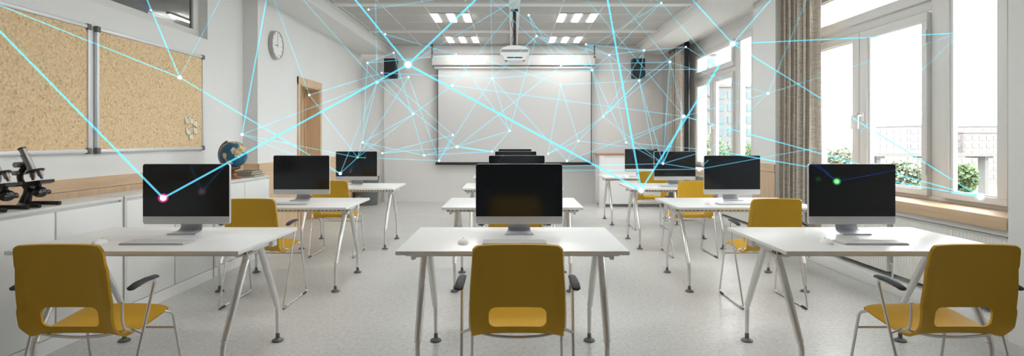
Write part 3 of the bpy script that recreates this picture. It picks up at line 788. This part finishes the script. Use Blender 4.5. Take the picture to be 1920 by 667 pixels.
t = thing('projector', 'white ceiling-mounted projector hanging on a dark pole before the screen', 'projector', (.032, 8.45, 0))
zp = 2.452
bm = bmesh.new()
out = [(-.205,.085), (-.215,.12), (-.21,.165), (-.18,.19), (-.10,.213), (0,.22), (.10,.213), (.18,.19), (.21,.165), (.215,.12), (.205,.085), (.19,.07), (-.19,.07)]
add_prism(bm, [(x, zp+z) for x, z in out], 1, -.15, .17)
bmesh.ops.bevel(bm, geom=[e for e in bm.edges], offset=.006, segments=2, affect='EDGES')
b = obj('projector_body', bm, 'white', t, True)
box('vent_grille', 'grille', b, -.195, .195, -.154, -.149, zp+.120, zp+.158)
bm = bmesh.new(); add_prism(bm, [(-.185, zp+.075), (-.15, zp+.010), (-.13, zp+.0), (.13, zp+.0), (.15, zp+.010), (.185, zp+.075)], 1, -.165, .12); u = obj('lower_housing', bm, 'white', t)
bm = bmesh.new(); add_prism(bm, [(-.105, zp+.045), (-.12, zp+.035), (-.10, zp+.028), (.10, zp+.028), (.12, zp+.035), (.105, zp+.045)], 1, -.168, -.164); obj('lens_slit', bm, 'lens', u)
for x in (-.125, .13):
    bm = bmesh.new(); add_lathe(bm, [(0,-.012), (.014,-.012), (.014,.004), (0,.004)], 14, None, (x, -.14, zp)); obj('projector_foot', bm, 'black', t, True)
bm = bmesh.new(); add_tube(bm, [(0,0,zp+.215), (0,0,ZC-.03)], .024, 14); add_box(bm, -.05, .05, -.05, .05, ZC-.045, ZC-.028); pl = obj('ceiling_pole', bm, 'black', t, True)
bm = bmesh.new(); add_tube(bm, rounded([(-.02, -.03, zp+.21), (-.045, -.03, zp+.33), (-.018, -.03, zp+.42), (-.05, -.03, zp+.55), (-.02, -.03, zp+.67), (-.03, -.03, ZC-.05)], .05), .005, 6); obj('cable', bm, 'darkgrey', pl, True)

for x0, x1, lab in ((722, 744, 'black wall loudspeaker left of the projection screen'), (1186, 1207, 'black wall loudspeaker right of the projection screen')):
    s = 11.62/FPX; cx = ((x0+x1)/2-961)*s
    t = thing('loudspeaker', lab, 'loudspeaker', (cx, 11.62, 2.745), 0, 'wall loudspeakers')
    bm = bmesh.new(); add_box(bm, -.125, .125, -.10, .12, -.20, .20, bev=.02, seg=3); obj('speaker_cabinet', bm, 'softblack', t, True)
    bm = bmesh.new(); add_box(bm, -.105, .105, -.108, -.098, -.18, .18, bev=.008); obj('speaker_grille', bm, 'black', t, True)
    box('wall_bracket', 'black', t, -.03, .03, .11, .24, -.05, .05)

# ------------------------------------------------------------------ lectern desk, bin
t = thing('teacher_desk', 'white teacher desk with a brown top against the front wall, right', 'desk', (1.66, 10.9, 0))
box('desk_top', 'brown_top', t, -.04, 1.24, -.02, .58, 1.0, 1.026, bev=.006)
boxes('desk_legs', 'frame', t, [(.0, .09, 0, .04, 0, 1.0), (.0, .09, .5, .54, 0, 1.0)], bev=.003)
box('front_panel', 'cab', t, .09, 1.2, .03, .05, .06, .99)
boxes('side_panel', 'cab', t, [(1.17, 1.2, .05, .54, 0, 1.0), (.03, .06, .05, .5, .06, .99)])
t = thing('waste_bin', 'grey cylindrical waste bin on the floor behind the third left desk', 'bin', (-2.92, 11.35, 0))
bm = bmesh.new(); add_lathe(bm, [(0,0), (.215,0), (.222,.01), (.25,.53), (.252,.55), (.24,.55), (.21,.02), (0,.02)], 36); obj('bin_body', bm, 'bin', t, True)
bm = bmesh.new(); add_lathe(bm, [(.248,.535), (.258,.54), (.258,.562), (.246,.565), (.240,.56), (.240,.54)], 36); obj('bin_rim', bm, 'darkgrey', t, True)

# ------------------------------------------------------------------ curtains
def curtain(y0, y1, label, seed):
    r = random.Random(seed); t = thing('curtain', label, 'curtain', (3.235, 0, 0), 0, 'window curtains')
    bm = bmesh.new(); n = 120; rows_ = 14; G = []
    for j in range(rows_+1):
        q = j/rows_; z = .03 + (3.10-.03)*q; row = []
        for k in range(n+1):
            s = k/n; amp = .045*(1+.15*math.sin(5*q+seed))
            x = amp*math.sin(2*PI*7.2*s+.5*math.sin(9*s+seed)+.25*math.sin(3*q)) + .012*math.sin(2*PI*17*s+seed)
            y = y0+(y1-y0)*s + .018*math.cos(2*PI*14.4*s+seed)
            row.append(bm.verts.new((x, y, z)))
        G.append(row)
    for j in range(rows_):
        for k in range(n): bm.faces.new((G[j][k], G[j][k+1], G[j+1][k+1], G[j+1][k]))
    c = obj('curtain_cloth', bm, 'curtain', t, True, 180); so = c.modifiers.new('s', 'SOLIDIFY'); so.thickness = .004
    box('curtain_rail', 'alu', t, -.02, .02, y0-.05, y1, 3.10, 3.13)
curtain(6.04, 6.86, 'grey-brown linen curtain gathered between the pillar and the near window', 1)
curtain(10.76, 11.62, 'grey-brown linen curtain gathered in the far corner past the second window', 2)

t = thing('curtain', 'dark charcoal strip added for the shaded gap at the right edge of the far curtain', 'curtain', (3.235, 0, 0), 0, 'window curtains')  # dark sheet and rail stand in for the shaded gap here
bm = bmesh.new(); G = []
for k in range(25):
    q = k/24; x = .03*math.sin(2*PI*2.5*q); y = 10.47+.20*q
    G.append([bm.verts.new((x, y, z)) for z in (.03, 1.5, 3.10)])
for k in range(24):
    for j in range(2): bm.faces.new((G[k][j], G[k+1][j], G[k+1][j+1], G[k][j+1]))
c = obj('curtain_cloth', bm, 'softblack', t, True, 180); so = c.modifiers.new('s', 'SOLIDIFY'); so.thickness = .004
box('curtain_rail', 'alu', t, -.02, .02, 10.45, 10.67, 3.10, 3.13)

# ------------------------------------------------------------------ radiators
def radiator(y0, y1, label):
    t = thing('radiator', label, 'radiator', (3.23, 0, 0), 0, 'radiators under the windows')
    bm = bmesh.new(); x0 = 0; n = int((y1-y0)/.033); pts = []
    add_box(bm, .012, .09, y0, y1, .15, .645, bev=.006)
    for k in range(n):
        y = y0+.012+k*(y1-y0-.024)/n; add_box(bm, .0105, .014, y+.004, y+.026, .165, .63)
    obj('radiator_panel', bm, 'rad', t, True)
    bm = bmesh.new(); add_box(bm, -.002, .10, y0-.002, y1+.002, .645, .655, bev=.003); obj('top_grille', bm, 'frame', t, True)
    bm = bmesh.new(); add_tube(bm, rounded([(.05, y0-.025, .10), (.05, y0-.025, .22), (.05, y0+.01, .22)], .02), .010, 8); obj('supply_pipe', bm, 'frame', t, True)
    boxes('wall_bracket', 'frame', t, [(.09, .269, y0+.1, y0+.13, .3, .5), (.09, .269, y1-.13, y1-.1, .3, .5)])
radiator(3.72, 4.85, 'white ribbed radiator under the near window, nearest the pillar')
radiator(4.93, 5.98, 'white ribbed radiator under the near window, on the curtain side')
radiator(7.65, 9.2, 'white ribbed radiator under the second window')

# ------------------------------------------------------------------ outdoors
g = box('ground', 'ground', None, -100, 900, -200, 800, -16.3, -16, kind='structure')
def tower(name, x0, x1, y0, y1, h, wallm, glassm, label, nx, nz, z0=-16, balcony=False):
    t = thing(name, label, 'building', (x0, y0, z0), 0, 'buildings across the city')
    Wd, D = x1-x0, y1-y0
    box('building_walls', wallm, t, 0, Wd, 0, D, 0, h)
    bm = bmesh.new(); bal = bmesh.new()
    for i in range(nx):
        for k in range(nz):
            cx = Wd*(i+.5)/nx; cz = 1.5+(h-2)*(k+.5)/nz; w = Wd/nx*.32; hh = (h-2)/nz*.30
            add_box(bm, cx-w, cx+w, -.12, .1, cz-hh, cz+hh)
            if balcony: add_box(bal, cx-w*1.2, cx+w*1.2, -1.0, 0, cz-hh*1.35, cz-hh*1.0)
    for i in range(max(1, int(D/4))):
        for k in range(nz):
            cy = D*(i+.5)/max(1, int(D/4)); cz = 1.5+(h-2)*(k+.5)/nz; hh = (h-2)/nz*.30
            add_box(bm, -.12, .1, cy-1, cy+1, cz-hh, cz+hh)
    obj('windows', bm, glassm, t)
    if balcony: obj('balconies', bal, wallm, t)
    else: bal.free()
    box('roof_edge', wallm, t, -.4, Wd+.4, -.4, D+.4, h, h+.8)
# seen through the second window
tower('apartment_tower', 39, 48.3, 135, 150, 37.5, 'farwall', 'farglass', 'tall pale apartment tower with balconies behind the second window', 4, 11, balcony=True)
tower('apartment_block', 53, 63, 148, 160, 31, 'farwall', 'farglass', 'pale apartment block right of the tower behind the second window', 4, 9)
tower('office_block', 66, 75, 166, 180, 26, 'farpink', 'farglass', 'low pale block at the right of the second window', 4, 7)
# seen through the near window
tower('city_block', 150, 164, 215, 235, 22.5, 'farwall', 'farglass2', 'faint pale city block on the skyline left of the window mullion', 5, 7)
tower('city_block', 176, 190, 222, 240, 20, 'farpink', 'farglass2', 'faint pink city block on the skyline in the near window', 5, 6)
tower('city_block', 196, 228, 242, 262, 23, 'farwall', 'farglass2', 'wide faint city block on the skyline in the narrow right pane', 9, 7)
tower('city_block', 140, 152, 190, 205, 12, 'farpink', 'farglass2', 'low faint pink city block just above the viaduct', 5, 4)
# viaduct
t = thing('viaduct', 'long pale railway viaduct crossing the city outside the near window', 'bridge', (0, 0, 0))
va, vb = Vector((38, 92, 0)), Vector((150, 96, 0)); dv = (vb-va).normalized(); nv = Vector((-dv.y, dv.x, 0)); ln = (vb-va).length
def vbox(name, m, parent, s0, s1, w0, w1, z0, z1):
    bm = bmesh.new(); add_box(bm, s0, s1, w0, w1, z0, z1); o = obj(name, bm, m, parent); o.location = va; o.rotation_euler = (0,0,math.atan2(dv.y, dv.x)); return o
vbox('bridge_deck', 'concrete', t, 0, ln, 0, 5, -1.42, -1.12)
vbox('parapet', 'concrete', t, 0, ln, 0, .2, -1.12, -.84)
for k in range(12):
    s = 4+k*9.2; p = vbox('pier', 'concrete', t, s-.28, s+.28, 1, 2.4, -16, -1.7)
    vbox('pier_cap', 'concrete', t, s-.7, s+.7, .5, 4.5, -1.75, -1.42)
def tree(px, y_top, y_bot, wpx, Y, label, m, seed, cat='tree', name='leafy_tree'):
    r = random.Random(seed); top = at(px, y_top, Y); s = Y/FPX; rad = wpx*s/2; hgt = (y_bot-y_top)*s
    base = Vector((top.x, top.y, -16)); c = Vector((top.x, top.y, top.z-hgt*.5))
    t = thing(name, label, cat, base, 0, 'trees outside the windows')
    H = c.z+16
    bm = bmesh.new(); add_tube(bm, [(0,0,0), (rad*.05,0,H*.5), (0,0,H)], [rad*.09, rad*.07, rad*.03], 8)
    for k in range(5):
        a = r.random()*2*PI; add_tube(bm, [(0,0,H*.82), (math.cos(a)*rad*.6, math.sin(a)*rad*.6, H+hgt*.1*r.uniform(-1,2))], [rad*.04, rad*.015], 5)
    obj('trunk', bm, 'bark', t, True)
    bm = bmesh.new(); ls = max(.10, rad*.085)
    lob = [(Vector((r.uniform(-.55,.55)*rad, r.uniform(-.55,.55)*rad, H+r.uniform(-.32,.30)*hgt)), r.uniform(.35,.6)) for _ in range(13)]
    for k in range(2600):
        lc, lr = r.choice(lob); d = Vector((r.gauss(0,1), r.gauss(0,1), r.gauss(0,1))).normalized()
        p = lc + Vector((d.x*rad*lr, d.y*rad*lr, d.z*hgt*.5*lr))*(r.random()**.3)
        u = Vector((r.gauss(0,1), r.gauss(0,1), r.gauss(0,1))).normalized(); w = u.orthogonal().normalized()*ls*r.uniform(.5,1); u = u*ls*r.uniform(.6,1.1)
        bm.faces.new([bm.verts.new(p+u), bm.verts.new(p+w), bm.verts.new(p-u), bm.verts.new(p-w)])
    obj('foliage', bm, m, t)
tree(1566, 272, 345, 76, 34, 'round green tree behind the left pane of the near window', 'leaf2', 1)
tree(1700, 300, 370, 70, 26, 'bushy grey-green tree low behind the middle pane, beside the computer', 'leaf2', 2)
tree(1740, 335, 390, 40, 24, 'small dark bush low behind the middle pane by the mullion', 'leaf', 5)
tree(1808, 306, 380, 44, 24, 'green tree low behind the narrow right pane', 'leaf', 3)
tree(1332, 254, 330, 70, 60, 'bright green tree at the foot of the tower behind the second window', 'leaf', 4)
tree(1362, 268, 330, 50, 62, 'grey-green tree behind the right pane of the second window', 'leaf2', 6)
tree(1402, 264, 330, 40, 60, 'green tree seen past the mullion next to the pillar', 'leaf', 7)

# ------------------------------------------------------------------ the glowing network in the air of the room
V = {  # name: (x, y, depth, radius px, look)
 'A': (306,371,3.25,5.5,'pinkhot'), 'B': (765,121,4.2,6.3,'whitehot'), 'C': (337,145,4.4,3.8,'warm'), 'D': (454,252,5.6,2.8,'w'), 'E': (580,178,7.5,2.3,'warm'),
 'F': (691,18,6.6,2.0,'p'), 'G': (722,64,8.2,1.9,'w'), 'H': (689,118,9.5,1.9,'w'), 'I': (738,99,9.8,1.7,'p'), 'J': (716,136.5,9.6,1.7,'p'), 'K': (707,154,7.4,2.6,'w'),
 'L': (766,144.5,8.6,2.0,'p'), 'M': (775,213.5,8.2,2.0,'w'), 'N': (680,267,8.9,2.0,'w'), 'O': (717,287,9.4,1.9,'w'), 'P': (670.5,295,7.05,2.2,'g'), 'Q': (638,325,7.0,3.2,'p'),
 'R': (795,291,9.8,1.9,'w'), 'S': (823,301,9.2,2.3,'w'), 'T': (855,102.5,8.0,2.1,'w'), 'U': (848,160,7.4,2.6,'p'), 'V': (923,147,7.9,2.1,'w'), 'W': (910,112,8.1,1.8,'p'),
 'X': (849,253,9.2,2.0,'w'), 'Y': (857,275,7.6,2.7,'w'), 'Z': (922.5,284,9.0,1.9,'w'), 'a': (955.5,245,8.3,2.1,'w'), 'b': (991.5,28.5,7.1,2.1,'w'), 'c': (1006,67.5,7.5,2.0,'w'),
 'd': (1051.5,159,8.6,1.9,'w'), 'e': (1028,288,9.6,1.8,'w'), 'f': (1052,122.5,8.1,2.2,'p'), 'g': (1098.5,83,8.8,1.8,'p'), 'h': (1142.5,103,8.8,2.0,'p'), 'i': (1110,131.5,7.8,2.3,'w'),
 'j': (1131,218.5,8.9,1.9,'p'), 'k': (1084.5,264,9.4,1.9,'w'), 'l': (1063,301.5,8.6,2.2,'w'), 'm': (1207.5,94.5,8.3,2.1,'w'), 'n': (1198.5,151,8.1,2.2,'p'), 'o': (1240,5.5,6.2,2.0,'p'),
 'p': (1256,116,7.4,2.6,'p'), 'q': (1286,88,8.4,1.8,'p'), 'r': (1174,267,9.0,2.0,'w'), 's': (1282,218,6.4,3.4,'w'), 't': (1243,306.5,6.9,2.3,'warm'), 'u': (1374,82,5.2,5.0,'phot'),
 'v': (1440,175,6.0,2.6,'w'), 'w': (1202,356,4.6,5.6,'phot'), 'x': (1330,281,7.0,2.4,'w'), 'y': (1311,317,5.1,3.6,'w'), 'z': (1569,340,3.35,4.4,'green'), 'aa': (1838,369,3.45,5.5,'whitehot'),
 'bb': (1800,62,3.7,1.6,'w'), 'cc': (283,19,4.6,2.0,'p'),
}
E0 = {'T1': (906,-14,4.6), 'T2': (1457,-14,4.8), 'e1': (-70,-13,2.8), 'e2': (-50,-10,2.9), 'e3': (270,-14,3.8), 'e4': (420,-14,4.6), 'e5': (502,-14,5.2), 'e6': (509,-14,6),
 'e7': (556,-14,6), 'e8': (704,-14,6), 'e9': (655,-14,3.8), 'f1': (989,-14,6), 'f2': (920,-14,6), 'f3': (1137,-14,3.8), 'f4': (1150,-14,6), 'f5': (1090,-14,5.6), 'f6': (1286,-14,4.2),
 'f7': (1518,-14,5), 'f8': (1215,-10,6), 'f9': (1336,118,7), 'g1': (1345,125,7.5), 'g2': (1038,312,8), 'g3': (1030,320,7.4), 'g4': (1531,277,5.4), 'g5': (1520,303,3.4), 'g6': (1531,306,3.4),
 'g7': (1683,318,3.4), 'g8': (245,-14,4.0), 'g9': (255,16,4.8), 'h1': (1225,281,8.8), 'h2': (1345,283,5.6), 'h3': (985,87,7.8), 'h4': (240,16,4.6), 'h5': (1610,250,3.9), 'h6': (1310,130,8.0)}
ED = [  # (a, b, weight)
 ('A','B',3),('B','T1',3),('B','e9',3),('B','w',3),('f3','w',3),('w','u',3),('A','e1',3),
 ('C','e2',2),('C','e3',2),('C','e4',1),('C','Q',2),('u','f6',2),('u','T2',2),('u','bb',2),('u','aa',2),('s','aa',2),('h2','aa',2),
 ('D','e5',2),('D','K',1),('D','Q',1),('D','P',1),('E','e6',1),('E','J',1),('E','P',1),('K','e7',1),('K','Y',1),('J','X',1),('H','N',1),('H','I',1),('H','T',1),('H','M',1),
 ('I','R',1),('L','S',1),('L','P',1),('L','K',1),('K','Q',1),('K','P',1),('N','M',1),('N','R',1),('N','O',1),('P','M',1),('P','S',1),('Q','P',1),('O','Y',1),('R','Y',1),('R','Z',1),
 ('F','T1',1),('G','T',1),('K','e8',1),('T','W',1),('W','d',1),('T','a',1),('U','s',1),('M','U',1),('U','f1',1),('V','f2',1),('V','a',1),('V','S',1),('V','c',1),('V','i',1),('J','V',1),('V','l',1),
 ('a','Y',1),('a','Z',1),('a','c',1),('X','S',1),('O','X',1),('Y','f',1),('Y','Z',2),('f','T1',1),('i','f2',1),('b','f',1),('b','c',1),('c','h',1),('c','i',1),('c','h3',1),('B','f1',1),
 ('d','e',1),('d','k',1),('d','n',1),('e','j',1),('e','k',1),('k','l',1),('k','n',1),('k','h1',1),('l','s',1),('j','n',1),('j','t',1),('i','j',1),('i','r',1),('i','h6',1),('f','p',1),('f','o',1),
 ('g','m',1),('g','h',1),('g','i',1),('h','r',1),('h','n',1),('h','m',1),('h','i',1),('h','o',1),('m','q',1),('m','j',1),('m','n',1),('n','q',1),('n','t',1),('n','h1',1),
 ('p','t',1),('p','s',1),('p','j',1),('p','v',1),('p','f4',1),('s','f5',1),('o','f9',1),('o','f8',1),('q','g1',1),('s','t',2),('s','r',1),('r','x',1),('t','g2',1),('t','x',1),('t','r',1),('y','g3',1),('y','g4',1),('y','h2',1),('y','t',1),
 ('v','f7',1),('v','bb',1),('s','v',1),('v','x',1),('bb','h5',1),('z','g5',0),('z','g6',0),('z','g7',0),('cc','g8',0),('cc','g9',0),('cc','e3',0)]
net = thing('light_network', 'glowing cyan web of thin light strands and bright dots floating across the room', 'light network', (0, 5, 1.6))
inv = Vector((0, -5, -1.6))
def pos(k):
    if k in V: x, y, Y = V[k][:3]
    else: x, y, Y = E0[k]
    return at(x, y, Y)+inv
WID = {3: .0055, 2: .0030, 1: .0019, 0: .0022}
def strand_mesh(bm, a, b, w):
    p, q = pos(a), pos(b)
    ya, yb = p.y+5, q.y+5
    r0 = {3: 1.75, 2: 1.15, 1: .8, 0: .7}[w]
    add_tube(bm, [p, q], [r0*ya/FPX, r0*yb/FPX], 6)
rest = bmesh.new()
ED.sort(key=lambda e: -e[2])
for i, (a, b, w) in enumerate(ED):
    if i < 96:
        bm = bmesh.new(); strand_mesh(bm, a, b, w)
        obj('light_strand', bm, {3: 'strand3', 2: 'strand2', 1: 'strand1', 0: 'strandb'}[w], net, True)
    elif w: strand_mesh(rest, a, b, w)
o = obj('light_strand', rest, 'strand1', net, True); o['kind'] = 'stuff'
bb_ = bmesh.new()
for a, b, w in ED:
    if w == 0: strand_mesh(bb_, a, b, w)
o = obj('blue_strand', bb_, 'strandb', net, True); o['label'] = 'dim dark blue strands'
for k, (x, y, Y, r, look) in V.items():
    bm = bmesh.new(); bmesh.ops.create_icosphere(bm, subdivisions=2, radius=r*Y/FPX)
    m = {'pinkhot': 'node_pink', 'phot': 'node_pink', 'p': 'node_pink', 'whitehot': 'node', 'w': 'node', 'warm': 'node_warm', 'g': 'node_green', 'green': 'node_green'}[look]
    nd = obj('light_node', bm, m, net, True, 180); nd.location = pos(k)
    if look in ('pinkhot', 'phot', 'whitehot', 'green'):
        bm = bmesh.new(); bmesh.ops.create_icosphere(bm, subdivisions=3, radius=r*1.55*Y/FPX)
        obj('halo', bm, {'pinkhot': 'halo_pink', 'green': 'halo_green'}.get(look, 'halo_cyan'), nd, True, 180)
